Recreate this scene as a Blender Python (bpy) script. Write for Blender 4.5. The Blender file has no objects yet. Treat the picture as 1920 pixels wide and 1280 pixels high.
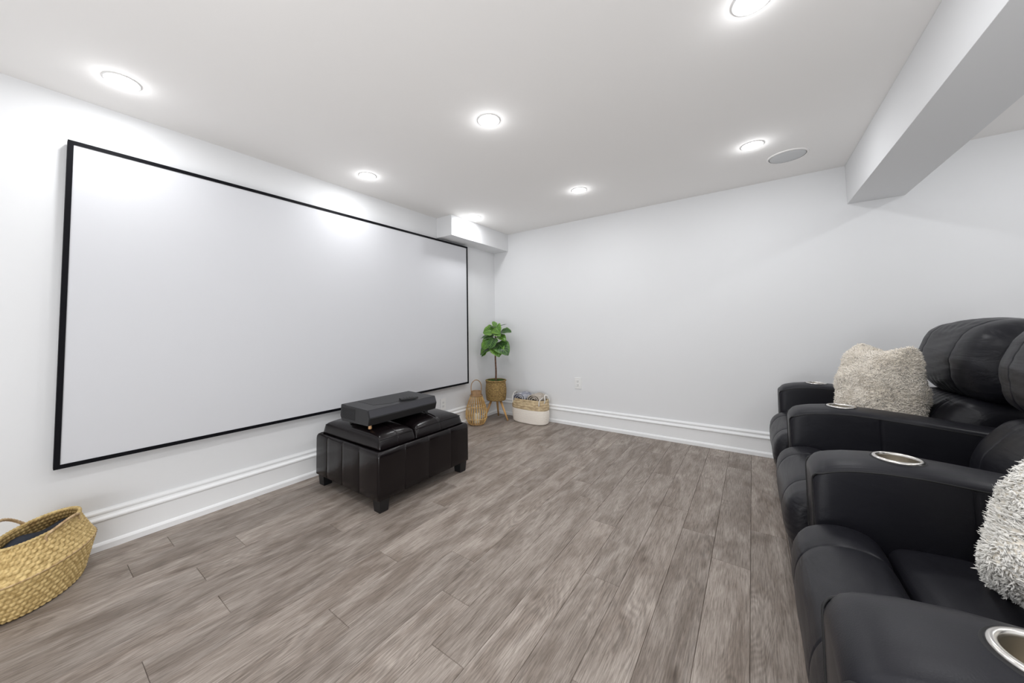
import bpy, bmesh, math, random
import numpy as np
from mathutils import Vector, Matrix

rng = random.Random(7)
nr = np.random.RandomState(11)
sc = bpy.context.scene
COL = sc.collection

# ------------------------------------------------------------------ camera
FPX, CX, CY = 652.83, 934.17, 583.31
YAW, PITCH, ROLL = math.radians(-36.067), math.radians(2.6695), math.radians(-0.8303)
cp, sp = math.cos(PITCH), math.sin(PITCH)
fw = Vector((math.sin(YAW) * cp, math.cos(YAW) * cp, sp))
rt = Vector((math.cos(YAW), -math.sin(YAW), 0))
up = rt.cross(fw)
r2 = rt * math.cos(ROLL) + up * math.sin(ROLL)
u2 = up * math.cos(ROLL) - rt * math.sin(ROLL)
cam = bpy.data.objects.new('camera', bpy.data.cameras.new('camera'))
COL.objects.link(cam)
cam.matrix_world = Matrix.Translation((2.6209, -3.5267, 1.0536)) @ Matrix((r2, u2, -fw)).transposed().to_4x4()
cam.data.sensor_fit = 'HORIZONTAL'
cam.data.sensor_width = 36.0
cam.data.lens = 36.0 * FPX / 1920.0
cam.data.shift_x = (960 - CX) / 1920.0
cam.data.shift_y = (CY - 640) / 1920.0
cam.data.clip_start = 0.02
sc.camera = cam

# ------------------------------------------------------------------ world, exposure
sc.view_settings.view_transform = 'Standard'
sc.view_settings.look = 'None'
sc.view_settings.gamma = 1.0
sc.view_settings.use_curve_mapping = False
sc.view_settings.exposure = 0.0
w = bpy.data.worlds.new('world')
sc.world = w
w.use_nodes = True
w.node_tree.nodes['Background'].inputs[0].default_value = (0.9, 0.95, 1.0, 1)
w.node_tree.nodes['Background'].inputs[1].default_value = 0.3

LAMP_W = 5.6            # watts of each recessed ceiling lamp
LAMP_EMIT = 22.0        # glow of its diffuser
H = 2.2
LX = (0.34, 1.485, 2.665)
LY = (-0.785, -2.03, -3.285)
XR, YN = 5.0, -5.6      # right wall, near wall (behind the camera)
# added fill light, unseen behind the camera, aimed up to brighten the ceiling
fill = bpy.data.lights.new('added_fill_light', 'AREA')
fill.shape = 'RECTANGLE'; fill.size = 3.0; fill.size_y = 1.0; fill.energy = 62; fill.color = (.96, .98, 1.0)
fo_ = bpy.data.objects.new('added_fill_light', fill); COL.objects.link(fo_)
fo_.location = (3.0, -4.8, .35)
fo_.rotation_euler = (math.radians(180 - 43), 0, 0)

# ------------------------------------------------------------------ materials
def mat(name, col, rough=0.5, metal=0.0, spec=0.5, build=None, **kw):
    m = bpy.data.materials.new(name)
    m.use_nodes = True
    nt = m.node_tree
    b = nt.nodes['Principled BSDF']
    b.inputs['Base Color'].default_value = (*col, 1)
    b.inputs['Roughness'].default_value = rough
    b.inputs['Metallic'].default_value = metal
    b.inputs['Specular IOR Level'].default_value = spec
    for k, v in kw.items():
        b.inputs[k.replace('_', ' ')].default_value = v
    if build:
        build(nt, b)
    return m

def nd(nt, t, **kw):
    n = nt.nodes.new(t)
    for k, v in kw.items():
        if hasattr(n, k) and k not in n.inputs:
            setattr(n, k, v)
        else:
            n.inputs[k].default_value = v
    return n

def coords(nt, scale=(1, 1, 1), kind='Object'):
    tc = nd(nt, 'ShaderNodeTexCoord')
    mp = nd(nt, 'ShaderNodeMapping')
    mp.inputs['Scale'].default_value = scale
    nt.links.new(tc.outputs[kind], mp.inputs['Vector'])
    return mp.outputs[0]

def bump_noise(scale, strength, dist=0.002, detail=3, stretch=(1, 1, 1)):
    def f(nt, b):
        n = nd(nt, 'ShaderNodeTexNoise')
        n.inputs['Scale'].default_value = scale
        n.inputs['Detail'].default_value = detail
        nt.links.new(coords(nt, stretch), n.inputs['Vector'])
        bp = nd(nt, 'ShaderNodeBump')
        bp.inputs['Strength'].default_value = strength
        bp.inputs['Distance'].default_value = dist
        nt.links.new(n.outputs['Fac'], bp.inputs['Height'])
        nt.links.new(bp.outputs[0], b.inputs['Normal'])
    return f

def mix_cols(c1, c2, scale, strength=0.4, dist=0.002, stretch=(1, 1, 1), lo=.35, hi=.65, detail=4):
    def f(nt, b):
        n = nd(nt, 'ShaderNodeTexNoise')
        n.inputs['Scale'].default_value = scale
        n.inputs['Detail'].default_value = detail
        nt.links.new(coords(nt, stretch), n.inputs['Vector'])
        r = nd(nt, 'ShaderNodeValToRGB')
        r.color_ramp.elements[0].position = lo
        r.color_ramp.elements[1].position = hi
        r.color_ramp.elements[0].color = (*c1, 1)
        r.color_ramp.elements[1].color = (*c2, 1)
        nt.links.new(n.outputs['Fac'], r.inputs[0])
        nt.links.new(r.outputs[0], b.inputs['Base Color'])
        bp = nd(nt, 'ShaderNodeBump')
        bp.inputs['Strength'].default_value = strength
        bp.inputs['Distance'].default_value = dist
        nt.links.new(n.outputs['Fac'], bp.inputs['Height'])
        nt.links.new(bp.outputs[0], b.inputs['Normal'])
    return f

def leather_nodes(wr_scale, wr_str, rlo, rhi):
    def f(nt, b):
        v = coords(nt)
        g = nd(nt, 'ShaderNodeTexVoronoi'); g.inputs['Scale'].default_value = 420
        nt.links.new(v, g.inputs['Vector'])
        n = nd(nt, 'ShaderNodeTexNoise')
        n.inputs['Scale'].default_value = wr_scale; n.inputs['Detail'].default_value = 3
        n.inputs['Distortion'].default_value = 0.6
        nt.links.new(coords(nt, (1, .22, 1.5)), n.inputs['Vector'])
        b1 = nd(nt, 'ShaderNodeBump'); b1.inputs['Strength'].default_value = .12; b1.inputs['Distance'].default_value = .001
        nt.links.new(g.outputs['Distance'], b1.inputs['Height'])
        b2 = nd(nt, 'ShaderNodeBump'); b2.inputs['Strength'].default_value = wr_str; b2.inputs['Distance'].default_value = .012
        nt.links.new(n.outputs['Fac'], b2.inputs['Height'])
        nt.links.new(b1.outputs[0], b2.inputs['Normal'])
        nt.links.new(b2.outputs[0], b.inputs['Normal'])
        mr = nd(nt, 'ShaderNodeMapRange')
        mr.inputs['To Min'].default_value = rlo; mr.inputs['To Max'].default_value = rhi
        nt.links.new(n.outputs['Fac'], mr.inputs['Value'])
        nt.links.new(mr.outputs[0], b.inputs['Roughness'])
    return f

def plank_nodes(nt, b):
    oi = nd(nt, 'ShaderNodeObjectInfo')
    tc = nd(nt, 'ShaderNodeTexCoord')
    off = nd(nt, 'ShaderNodeVectorMath', operation='SCALE')
    cmb = nd(nt, 'ShaderNodeCombineXYZ')
    nt.links.new(oi.outputs['Random'], cmb.inputs[0]); nt.links.new(oi.outputs['Random'], cmb.inputs[2])
    nt.links.new(oi.outputs['Random'], cmb.inputs[1])
    nt.links.new(cmb.outputs[0], off.inputs[0]); off.inputs['Scale'].default_value = 53.0
    add = nd(nt, 'ShaderNodeVectorMath', operation='ADD')
    nt.links.new(tc.outputs['Object'], add.inputs[0]); nt.links.new(off.outputs[0], add.inputs[1])
    def tex(scale, s, detail, dist=0.0, rough=.5):
        mp = nd(nt, 'ShaderNodeMapping'); mp.inputs['Scale'].default_value = s
        nt.links.new(add.outputs[0], mp.inputs['Vector'])
        n = nd(nt, 'ShaderNodeTexNoise'); n.inputs['Scale'].default_value = scale
        n.inputs['Detail'].default_value = detail; n.inputs['Distortion'].default_value = dist
        n.inputs['Roughness'].default_value = rough
        nt.links.new(mp.outputs[0], n.inputs['Vector'])
        return n.outputs['Fac']
    broad = tex(6.0, (2.2, .55, 1), 3, .8)
    fine = tex(60.0, (4.5, .22, 1), 5, .5, .65)
    rings_in = tex(3.2, (3.0, .42, 1), 1.5, .3)
    # cathedral grain: contour lines of a smooth field
    mul = nd(nt, 'ShaderNodeMath', operation='MULTIPLY'); mul.inputs[1].default_value = 150.0
    nt.links.new(rings_in, mul.inputs[0])
    sn = nd(nt, 'ShaderNodeMath', operation='SINE'); nt.links.new(mul.outputs[0], sn.inputs[0])
    patch = tex(4.0, (1.4, .5, 1), 2)
    pr = nd(nt, 'ShaderNodeMapRange'); pr.inputs['From Min'].default_value = .48; pr.inputs['From Max'].default_value = .62
    nt.links.new(patch, pr.inputs['Value'])
    ring = nd(nt, 'ShaderNodeMath', operation='MULTIPLY'); nt.links.new(sn.outputs[0], ring.inputs[0]); nt.links.new(pr.outputs[0], ring.inputs[1])
    def ramp(src, c1, c2, lo, hi):
        r = nd(nt, 'ShaderNodeValToRGB')
        r.color_ramp.elements[0].position = lo; r.color_ramp.elements[1].position = hi
        r.color_ramp.elements[0].color = (*c1, 1); r.color_ramp.elements[1].color = (*c2, 1)
        nt.links.new(src, r.inputs[0]); return r.outputs[0]
    c0 = ramp(broad, (.212, .173, .145), (.370, .322, .285), .33, .68)
    c1 = ramp(fine, (.58, .56, .54), (1.20, 1.20, 1.20), .34, .60)
    mx = nd(nt, 'ShaderNodeMix', data_type='RGBA', blend_type='MULTIPLY')
    mx.inputs[0].default_value = .9
    nt.links.new(c0, mx.inputs[6]); nt.links.new(c1, mx.inputs[7])
    rr = nd(nt, 'ShaderNodeMapRange'); rr.inputs['From Min'].default_value = -1; rr.inputs['To Min'].default_value = .87; rr.inputs['To Max'].default_value = 1.10
    nt.links.new(ring.outputs[0], rr.inputs['Value'])
    m2 = nd(nt, 'ShaderNodeMix', data_type='RGBA', blend_type='MULTIPLY'); m2.inputs[0].default_value = 1
    nt.links.new(mx.outputs[2], m2.inputs[6]); nt.links.new(rr.outputs[0], m2.inputs[7])
    # knots
    mp = nd(nt, 'ShaderNodeMapping'); mp.inputs['Scale'].default_value = (2.6, 1.1, 1)
    nt.links.new(add.outputs[0], mp.inputs['Vector'])
    vo = nd(nt, 'ShaderNodeTexVoronoi'); vo.inputs['Scale'].default_value = 2.2
    nt.links.new(mp.outputs[0], vo.inputs['Vector'])
    kn = ramp(vo.outputs['Distance'], (.55, .5, .46), (1, 1, 1), .02, .14)
    m3 = nd(nt, 'ShaderNodeMix', data_type='RGBA', blend_type='MULTIPLY'); m3.inputs[0].default_value = .8
    nt.links.new(m2.outputs[2], m3.inputs[6]); nt.links.new(kn, m3.inputs[7])
    # plank to plank tone
    tone = nd(nt, 'ShaderNodeMapRange'); tone.inputs['To Min'].default_value = .90; tone.inputs['To Max'].default_value = 1.10
    nt.links.new(oi.outputs['Random'], tone.inputs['Value'])
    m4 = nd(nt, 'ShaderNodeMix', data_type='RGBA', blend_type='MULTIPLY'); m4.inputs[0].default_value = 1
    nt.links.new(m3.outputs[2], m4.inputs[6]); nt.links.new(tone.outputs[0], m4.inputs[7])
    nt.links.new(m4.outputs[2], b.inputs['Base Color'])
    bp = nd(nt, 'ShaderNodeBump'); bp.inputs['Strength'].default_value = .25; bp.inputs['Distance'].default_value = .001
    nt.links.new(fine, bp.inputs['Height']); nt.links.new(bp.outputs[0], b.inputs['Normal'])

M = {}
M['wall'] = mat('wall_paint', (.80, .805, .815), .75, spec=.25, build=bump_noise(90, .05, .001))
M['ceil'] = mat('ceiling_paint', (.93, .915, .90), .85, spec=.15)
M['trim'] = mat('trim_paint', (.88, .885, .89), .35, spec=.4)
M['plank'] = mat('grey_oak_plank', (.3, .27, .24), .48, spec=.3, build=plank_nodes)
M['under'] = mat('underlay', (.05, .045, .04), .9)
M['leather'] = mat('black_leather', (.0105, .0105, .014), .42, spec=.27, build=leather_nodes(12, .6, .34, .46))
M['leather_side'] = mat('black_leather_smooth', (.0115, .0115, .0155), .40, spec=.27, build=leather_nodes(6, .25, .36, .46))
M['seam'] = mat('seam_thread', (.006, .006, .007), .6)
M['ottoman'] = mat('brown_black_leather', (.007, .005, .0055), .3, spec=.30, build=leather_nodes(7, .12, .15, .24))
M['wood_black'] = mat('black_wood', (.008, .008, .009), .45)
M['steel'] = mat('brushed_steel', (.72, .70, .67), .25, 1.0)
M['steel_in'] = mat('steel_cup_wall', (.66, .62, .55), .3, 1.0, build=bump_noise(60, .3, .001, 2, (1, 1, .02)))
M['screen'] = mat('screen_fabric', (.66, .665, .69), .8, spec=.15)
M['velvet'] = mat('black_frame', (.004, .004, .006), .6, spec=.12)
M['proj'] = mat('projector_shell', (.020, .020, .022), .5, build=bump_noise(700, .1, .0005))
M['projgrey'] = mat('projector_fabric', (.035, .035, .042), .6, build=bump_noise(900, .3, .0005))
M['projdark'] = mat('projector_dark', (.008, .008, .009), .5)
M['amber'] = mat('amber_foot', (.65, .38, .18), .4)
M['bamboo'] = mat('bamboo', (.60, .40, .17), .42, build=mix_cols((.46, .26, .08), (.76, .50, .20), 14, .1, .001, (1, 1, .3)))
M['bamboo_dark'] = mat('bamboo_collar', (.33, .20, .10), .5, build=mix_cols((.28, .16, .075), (.42, .26, .13), 20, .2, .001, (1, 1, .2)))
M['candle'] = mat('candle_wax', (.85, .78, .62), .5)
M['seagrass'] = mat('seagrass', (.42, .29, .12), .7, build=mix_cols((.15, .09, .03), (.43, .29, .105), 55, .8, .003, (1, 1, 3)))
M['straw'] = mat('woven_straw', (.62, .46, .22), .65, build=mix_cols((.44, .30, .11), (.76, .57, .26), 70, .5, .002))
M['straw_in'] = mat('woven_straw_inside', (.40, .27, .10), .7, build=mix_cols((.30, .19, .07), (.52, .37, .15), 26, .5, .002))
M['twine'] = mat('straw_twine', (.55, .38, .2), .7, build=mix_cols((.40, .26, .13), (.66, .48, .28), 60, .5, .002))
M['cotton'] = mat('cotton_rope', (.90, .84, .76), .85, build=bump_noise(120, .4, .002))
M['jute'] = mat('jute_rope', (.58, .45, .26), .8, build=mix_cols((.44, .32, .19), (.72, .58, .36), 22, .7, .003, (1, 1, 2.5)))
M['white_leather'] = mat('white_strap', (.82, .80, .76), .5)
M['towel_grey'] = mat('grey_blanket', (.30, .31, .36), .95, build=mix_cols((.22, .23, .29), (.50, .50, .53), 30, .8, .004))
M['towel_beige'] = mat('beige_blanket', (.48, .42, .36), .95, build=mix_cols((.38, .33, .28), (.58, .52, .45), 40, .8, .004))
M['navy'] = mat('navy_blanket', (.030, .036, .055), .95, build=mix_cols((.008, .010, .016), (.035, .042, .06), 14, .8, .006))
M['tripod'] = mat('honey_wood', (.50, .28, .10), .4, build=mix_cols((.44, .23, .08), (.66, .40, .16), 12, .1, .001, (1, 1, .15)))
M['bark'] = mat('bark', (.12, .055, .035), .7, build=mix_cols((.06, .03, .02), (.20, .10, .06), 40, .6, .003))
M['moss'] = mat('moss', (.045, .10, .02), .9, build=mix_cols((.02, .05, .01), (.10, .20, .05), 90, .8, .004))
M['fleece'] = mat('sherpa_fleece', (.97, .90, .80), .95, spec=.1, Sheen_Weight=.5)
M['fleece2'] = mat('sherpa_fleece_bright', (.96, .94, .89), .95, spec=.1, Sheen_Weight=.5)
M['fleece_in'] = mat('sherpa_backing', (.88, .82, .72), 1.0, spec=.05)
M['plastic'] = mat('white_plastic', (.86, .86, .85), .3)
M['slot'] = mat('socket_slot', (.05, .05, .05), .5)
M['grille'] = mat('speaker_grille', (.66, .67, .68), .6, build=bump_noise(900, .3, .0006))
M['bezel'] = mat('bezel_gap', (.12, .12, .12), .6)

def emis(name, col, s):
    m = bpy.data.materials.new(name); m.use_nodes = True
    nt = m.node_tree; nt.nodes.clear()
    o = nt.nodes.new('ShaderNodeOutputMaterial'); e = nt.nodes.new('ShaderNodeEmission')
    e.inputs[0].default_value = (*col, 1); e.inputs[1].default_value = s
    nt.links.new(e.outputs[0], o.inputs[0]); return m
M['lamp'] = emis('lamp_diffuser', (.985, .99, 1.0), LAMP_EMIT)

def leaf_nodes(dark, light, vein):
    def f(nt, b):
        at = nd(nt, 'ShaderNodeUVMap')
        sx = nd(nt, 'ShaderNodeSeparateXYZ'); nt.links.new(at.outputs[0], sx.inputs[0])
        # u along the leaf, v across from -1 to 1 (stored 0..1)
        v = nd(nt, 'ShaderNodeMath', operation='MULTIPLY_ADD'); v.inputs[1].default_value = 2; v.inputs[2].default_value = -1
        nt.links.new(sx.outputs[1], v.inputs[0])
        av = nd(nt, 'ShaderNodeMath', operation='ABSOLUTE'); nt.links.new(v.outputs[0], av.inputs[0])
        # herringbone veins
        k = nd(nt, 'ShaderNodeMath', operation='MULTIPLY_ADD'); k.inputs[1].default_value = -.38
        nt.links.new(av.outputs[0], k.inputs[0]); nt.links.new(sx.outputs[0], k.inputs[2])
        m = nd(nt, 'ShaderNodeMath', operation='MULTIPLY'); m.inputs[1].default_value = 40
        nt.links.new(k.outputs[0], m.inputs[0])
        s = nd(nt, 'ShaderNodeMath', operation='COSINE'); nt.links.new(m.outputs[0], s.inputs[0])
        r1 = nd(nt, 'ShaderNodeMapRange'); r1.inputs['From Min'].default_value = .82; r1.inputs['From Max'].default_value = 1
        nt.links.new(s.outputs[0], r1.inputs['Value'])
        r2_ = nd(nt, 'ShaderNodeMapRange'); r2_.inputs['From Min'].default_value = .07; r2_.inputs['From Max'].default_value = .02
        nt.links.new(av.outputs[0], r2_.inputs['Value'])
        mxv = nd(nt, 'ShaderNodeMath', operation='MAXIMUM'); nt.links.new(r1.outputs[0], mxv.inputs[0]); nt.links.new(r2_.outputs[0], mxv.inputs[1])
        e = nd(nt, 'ShaderNodeMapRange'); e.inputs['From Min'].default_value = .45; e.inputs['From Max'].default_value = 1.0
        nt.links.new(av.outputs[0], e.inputs['Value'])
        c = nd(nt, 'ShaderNodeMix', data_type='RGBA'); nt.links.new(e.outputs[0], c.inputs[0])
        c.inputs[6].default_value = (*dark, 1); c.inputs[7].default_value = (*light, 1)
        c2 = nd(nt, 'ShaderNodeMix', data_type='RGBA'); nt.links.new(mxv.outputs[0], c2.inputs[0])
        nt.links.new(c.outputs[2], c2.inputs[6]); c2.inputs[7].default_value = (*vein, 1)
        nt.links.new(c2.outputs[2], b.inputs['Base Color'])
    return f
M['leaf_dark'] = mat('leaf_dark', (.03, .10, .02), .35, build=leaf_nodes((.018, .060, .014), (.085, .20, .03), (.14, .27, .06)))
M['leaf_light'] = mat('leaf_light', (.1, .3, .04), .35, build=leaf_nodes((.065, .17, .018), (.17, .33, .045), (.23, .40, .09)))

# ------------------------------------------------------------------ mesh helpers
def obj(name, verts, faces, m, parent=None, smooth=True, uvs=None, loc=None):
    me = bpy.data.meshes.new(name)
    me.from_pydata([tuple(v) for v in verts], [], [tuple(f) for f in faces])
    me.update()
    if m: me.materials.append(m)
    if smooth: me.polygons.foreach_set('use_smooth', [True] * len(me.polygons))
    if uvs is not None:
        ul = me.uv_layers.new(name='UVMap')
        li = np.zeros(len(me.loops), dtype=np.int32); me.loops.foreach_get('vertex_index', li)
        ul.data.foreach_set('uv', np.asarray(uvs, dtype=np.float32)[li].ravel())
    o = bpy.data.objects.new(name, me)
    COL.objects.link(o)
    if loc is not None: o.location = loc
    if parent is not None: o.parent = parent
    return o

def fix_normals(o):
    bm = bmesh.new(); bm.from_mesh(o.data)
    bmesh.ops.recalc_face_normals(bm, faces=bm.faces)
    bm.to_mesh(o.data); bm.free()
    return o

def thing(name, label, cat, loc=(0, 0, 0), rz=0.0, group=None):
    o = bpy.data.objects.new(name, None); COL.objects.link(o)
    o.empty_display_size = .05
    o.location = loc; o.rotation_euler = (0, 0, rz)
    o['label'] = label; o['category'] = cat
    if group: o['group'] = group
    return o

def tag(o, label, cat, group=None):
    o['label'] = label; o['category'] = cat
    if group: o['group'] = group
    return o

def box_vf(x0, x1, y0, y1, z0, z1):
    v = [(x0, y0, z0), (x1, y0, z0), (x1, y1, z0), (x0, y1, z0), (x0, y0, z1), (x1, y0, z1), (x1, y1, z1), (x0, y1, z1)]
    f = [(3, 2, 1, 0), (4, 5, 6, 7), (0, 1, 5, 4), (1, 2, 6, 5), (2, 3, 7, 6), (3, 0, 4, 7)]
    return v, f

def box(name, x0, x1, y0, y1, z0, z1, m, parent=None, bevel=0.0, seg=2, smooth=False):
    v, f = box_vf(x0, x1, y0, y1, z0, z1)
    o = obj(name, v, f, m, parent, smooth=bevel > 0 or smooth)
    if bevel > 0:
        bm = bmesh.new(); bm.from_mesh(o.data)
        bmesh.ops.bevel(bm, geom=list(bm.edges), offset=bevel, segments=seg, profile=.5, affect='EDGES')
        bm.to_mesh(o.data); bm.free()
        o.data.polygons.foreach_set('use_smooth', [True] * len(o.data.polygons))
        wn = o.modifiers.new('wn', 'WEIGHTED_NORMAL')
    return o

def loft(name, secs, m, parent=None, caps=True, closed=True, smooth=True, loc=None):
    """secs: list of sections, each a list of 3-D points of equal length."""
    n = len(secs[0]); v = []; f = []
    for s in secs: v += list(s)
    rng_ = n if closed else n - 1
    for i in range(len(secs) - 1):
        for j in range(rng_):
            a = i * n + j; b = i * n + (j + 1) % n
            f.append((a, b, b + n, a + n))
    if caps:
        f.append(tuple(range(n - 1, -1, -1)))
        k = (len(secs) - 1) * n
        f.append(tuple(range(k, k + n)))
    return fix_normals(obj(name, v, f, m, parent, smooth, loc=loc))

def smooth_closed(pts, n):
    """Catmull-Rom resample of a closed 2-D loop."""
    P = np.array(pts, float); k = len(P); out = []
    per = n // k + 1
    for i in range(k):
        p0, p1, p2, p3 = P[i - 1], P[i], P[(i + 1) % k], P[(i + 2) % k]
        for t in np.linspace(0, 1, per, endpoint=False):
            out.append(.5 * ((2 * p1) + (-p0 + p2) * t + (2 * p0 - 5 * p1 + 4 * p2 - p3) * t * t + (-p0 + 3 * p1 - 3 * p2 + p3) * t ** 3))
    return np.array(out)

def smooth_open(pts, per=8):
    P = np.array(pts, float); P = np.vstack([2 * P[0] - P[1], P, 2 * P[-1] - P[-2]]); out = []
    for i in range(1, len(P) - 2):
        p0, p1, p2, p3 = P[i - 1], P[i], P[i + 1], P[i + 2]
        for t in np.linspace(0, 1, per, endpoint=False):
            out.append(.5 * ((2 * p1) + (-p0 + p2) * t + (2 * p0 - 5 * p1 + 4 * p2 - p3) * t * t + (-p0 + 3 * p1 - 3 * p2 + p3) * t ** 3))
    out.append(P[-2])
    return np.array(out)

def lathe(name, prof, m, parent=None, n=48, loc=(0, 0, 0), sx=1.0, sy=1.0, disp=None, smooth=True, power=2.0):
    """prof: list of (r,z). power>2 gives a squarer plan."""
    v = []; f = []
    for r, z in prof:
        for j in range(n):
            a = 2 * math.pi * j / n
            c, s = math.cos(a), math.sin(a)
            k = (abs(c) ** power + abs(s) ** power) ** (-1 / power)
            rr = r * k
            if disp: rr += disp(a, z)
            v.append((rr * c * sx, rr * s * sy, z))
    for i in range(len(prof) - 1):
        for j in range(n):
            a = i * n + j; b = i * n + (j + 1) % n
            f.append((a, b, b + n, a + n))
    return obj(name, v, f, m, parent, smooth, loc=loc)

def tube(name, pts, r, m, parent=None, n=8, per=6, smooth_path=True, twist=None, radii=None, flat=1.0, loc=None):
    P = smooth_open(pts, per) if smooth_path else np.array(pts, float)
    N = len(P); T = np.gradient(P, axis=0); T /= np.linalg.norm(T, axis=1)[:, None] + 1e-12
    up_ = np.array([0, 0, 1.0]) if abs(T[0][2]) < .9 else np.array([1.0, 0, 0])
    v = []; f = []
    a = np.cross(T[0], up_); a /= np.linalg.norm(a)
    for i in range(N):
        a = a - T[i] * (a @ T[i]); a /= np.linalg.norm(a); b = np.cross(T[i], a)
        rr = r if radii is None else np.interp(i / (N - 1), np.linspace(0, 1, len(radii)), radii)
        for j in range(n):
            th = 2 * math.pi * j / n
            q = rr
            if twist: q = rr * (1 + .22 * math.cos(2 * (th + twist * i)))
            v.append(P[i] + a * math.cos(th) * q + b * math.sin(th) * q * flat)
    for i in range(N - 1):
        for j in range(n):
            p = i * n + j; q = i * n + (j + 1) % n
            f.append((p, q, q + n, p + n))
    f.append(tuple(range(n - 1, -1, -1))); f.append(tuple(range((N - 1) * n, N * n)))
    return obj(name, v, f, m, parent, loc=loc)

def join_vf(parts):
    V = []; F = []
    for v, f in parts:
        k = len(V); V += list(v); F += [tuple(i + k for i in ff) for ff in f]
    return V, F

# ------------------------------------------------------------------ room shell
def struct(o): o['kind'] = 'structure'; return o
fl = struct(box('floor', 0, XR, YN, 0, -.06, -.009, M['under']))
struct(box('ceiling', -.12, XR + .12, YN - .12, .12, H, H + .12, M['ceil']))
struct(box('wall_left', -.12, 0, YN, 0, -.06, H, M['wall']))
struct(box('wall_back', -.12, XR + .12, 0, .12, -.06, H, M['wall']))
struct(box('wall_right', XR, XR + .12, YN, 0, -.06, H, M['wall']))
struct(box('wall_front', -.12, XR + .12, YN - .12, YN, -.06, H, M['wall']))
# boxed duct in the corner and the dropped beam
struct(box('trim_1', 0, .215, -1.001, 0, 1.99, H, M['wall'], bevel=.002, seg=1))
struct(box('trim_2', 3.214, 3.497, YN, 0, 1.914, H, M['wall'], bevel=.002, seg=1))

PROF = [(0, 0), (.029, 0), (.029, .026), (.024, .034), (.0175, .038), (.0175, .134), (.022, .137), (.0265, .142), (.0265, .149),
        (.022, .154), (.0155, .158), (.0125, .166), (.0155, .171), (.0175, .176), (.0165, .182), (.009, .188), (.006, .192), (0, .192)]
def baseboard(name, a, b, inward):
    a = Vector(a); b = Vector(b); d = Vector(inward)
    t = (b - a).normalized()
    secs = []
    for p, s in ((a, 1), (b, -1)):
        secs.append([(p.x + d.x * q, p.y + d.y * q, z) for q, z in PROF])
    o = loft(name, secs, M['trim'], smooth=False)
    return struct(o)
baseboard('baseboard_left', (0, YN), (0, 0), (1, 0))
baseboard('baseboard_back', (0, 0), (XR, 0), (0, -1))
baseboard('baseboard_right', (XR, 0), (XR, YN), (-1, 0))
baseboard('baseboard_front', (XR, YN), (0, YN), (0, 1))

# floor planks: each one a part of the floor
PW, PL = .1435, 1.248
joint = {0: -2.62, 1: -3.048, 2: -3.208, 3: -2.842, 4: -3.03, 5: -2.505, 6: -3.03, 7: -3.265, 8: -2.488, 9: -2.809, 10: -2.292,
         11: -2.493, 12: -2.685, 13: -1.657, 14: -2.07, 15: -1.275, 16: -1.465, 17: -1.653, 18: -1.29}
def plank_vf(wd, ln):
    g, c, t = .0004, .0014, .0085
    x0, x1, y0, y1 = g, wd - g, g, ln - g
    v = [(x0, y0, -t), (x1, y0, -t), (x1, y1, -t), (x0, y1, -t),
         (x0, y0, -c), (x1, y0, -c), (x1, y1, -c), (x0, y1, -c),
         (x0 + c, y0 + c, 0), (x1 - c, y0 + c, 0), (x1 - c, y1 - c, 0), (x0 + c, y1 - c, 0)]
    f = [(8, 9, 10, 11)]
    for i in range(4):
        j = (i + 1) % 4
        f += [(i, j, j + 4, i + 4), (i + 4, j + 4, j + 8, i + 8)]
    return v, f
v, f = plank_vf(PW, PL)
pm = bpy.data.meshes.new('plank'); pm.from_pydata(v, [], f); pm.materials.append(M['plank'])
for r in range(int(XR / PW) + 1):
    x = -.009 + r * PW
    j = joint.get(r, -rng.random() * PL - .3)
    wd = min(PW, XR - x)
    if wd < .02: continue
    y = j
    while y < 0: y += PL
    y -= PL * (math.floor((y - YN) / PL) + 1)
    while y < 0:
        a, b = max(y, YN), min(y + PL, 0)
        if b - a > .03:
            if b - a > PL - 1e-4 and wd > PW - 1e-4:
                me = pm
            else:
                vv, ff = plank_vf(wd, b - a)
                me = bpy.data.meshes.new('plank'); me.from_pydata(vv, [], ff); me.materials.append(M['plank'])
            o = bpy.data.objects.new('plank', me); COL.objects.link(o)
            o.location = (x, a, 0); o.parent = fl
        y += PL

# ------------------------------------------------------------------ recessed lamps
def make_lamp():
    t = thing('ceiling_light', '', 'ceiling light')
    lathe('trim_ring', [(.0565, -.003), (.058, -.0042), (.060, -.004), (.0625, -.002), (.063, 0)], M['plastic'], t, 40)
    prof = [(.0005, -.0115), (.018, -.0113), (.035, -.0098), (.048, -.007), (.0565, -.003)]
    lathe('diffuser', prof, M['lamp'], t, 40)
    ld = bpy.data.lights.new('lamp_light', 'POINT'); ld.shadow_soft_size = .015; ld.energy = LAMP_W * .085
    ld.color = (.97, .985, 1.0)
    lo = bpy.data.objects.new('lamp_light', ld); COL.objects.link(lo); lo.parent = t; lo.location = (0, 0, -.032)
    la = bpy.data.lights.new('lamp_beam', 'AREA'); la.shape = 'DISK'; la.size = .09; la.energy = LAMP_W * .54; la.color = ld.color
    lb = bpy.data.objects.new('lamp_beam', la); COL.objects.link(lb); lb.parent = t; lb.location = (0, 0, -.013)
    return t
lamp0 = make_lamp()
LL = {(0, 2): 'ceiling light above the left end of the screen wall, nearest the camera on that side',
      (0, 1): 'ceiling light above the middle of the white screen',
      (0, 0): 'ceiling light next to the boxed duct in the far left corner',
      (1, 1): 'large looking ceiling light in the centre of the ceiling',
      (1, 0): 'ceiling light in front of the middle of the back wall',
      (2, 0): 'ceiling light beside the round ceiling speaker',
      (2, 1): 'ceiling light cut off by the top edge of the photo',
      (1, 2): 'ceiling light overhead, left of the camera', (2, 2): 'ceiling light overhead, right above the camera'}
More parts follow.
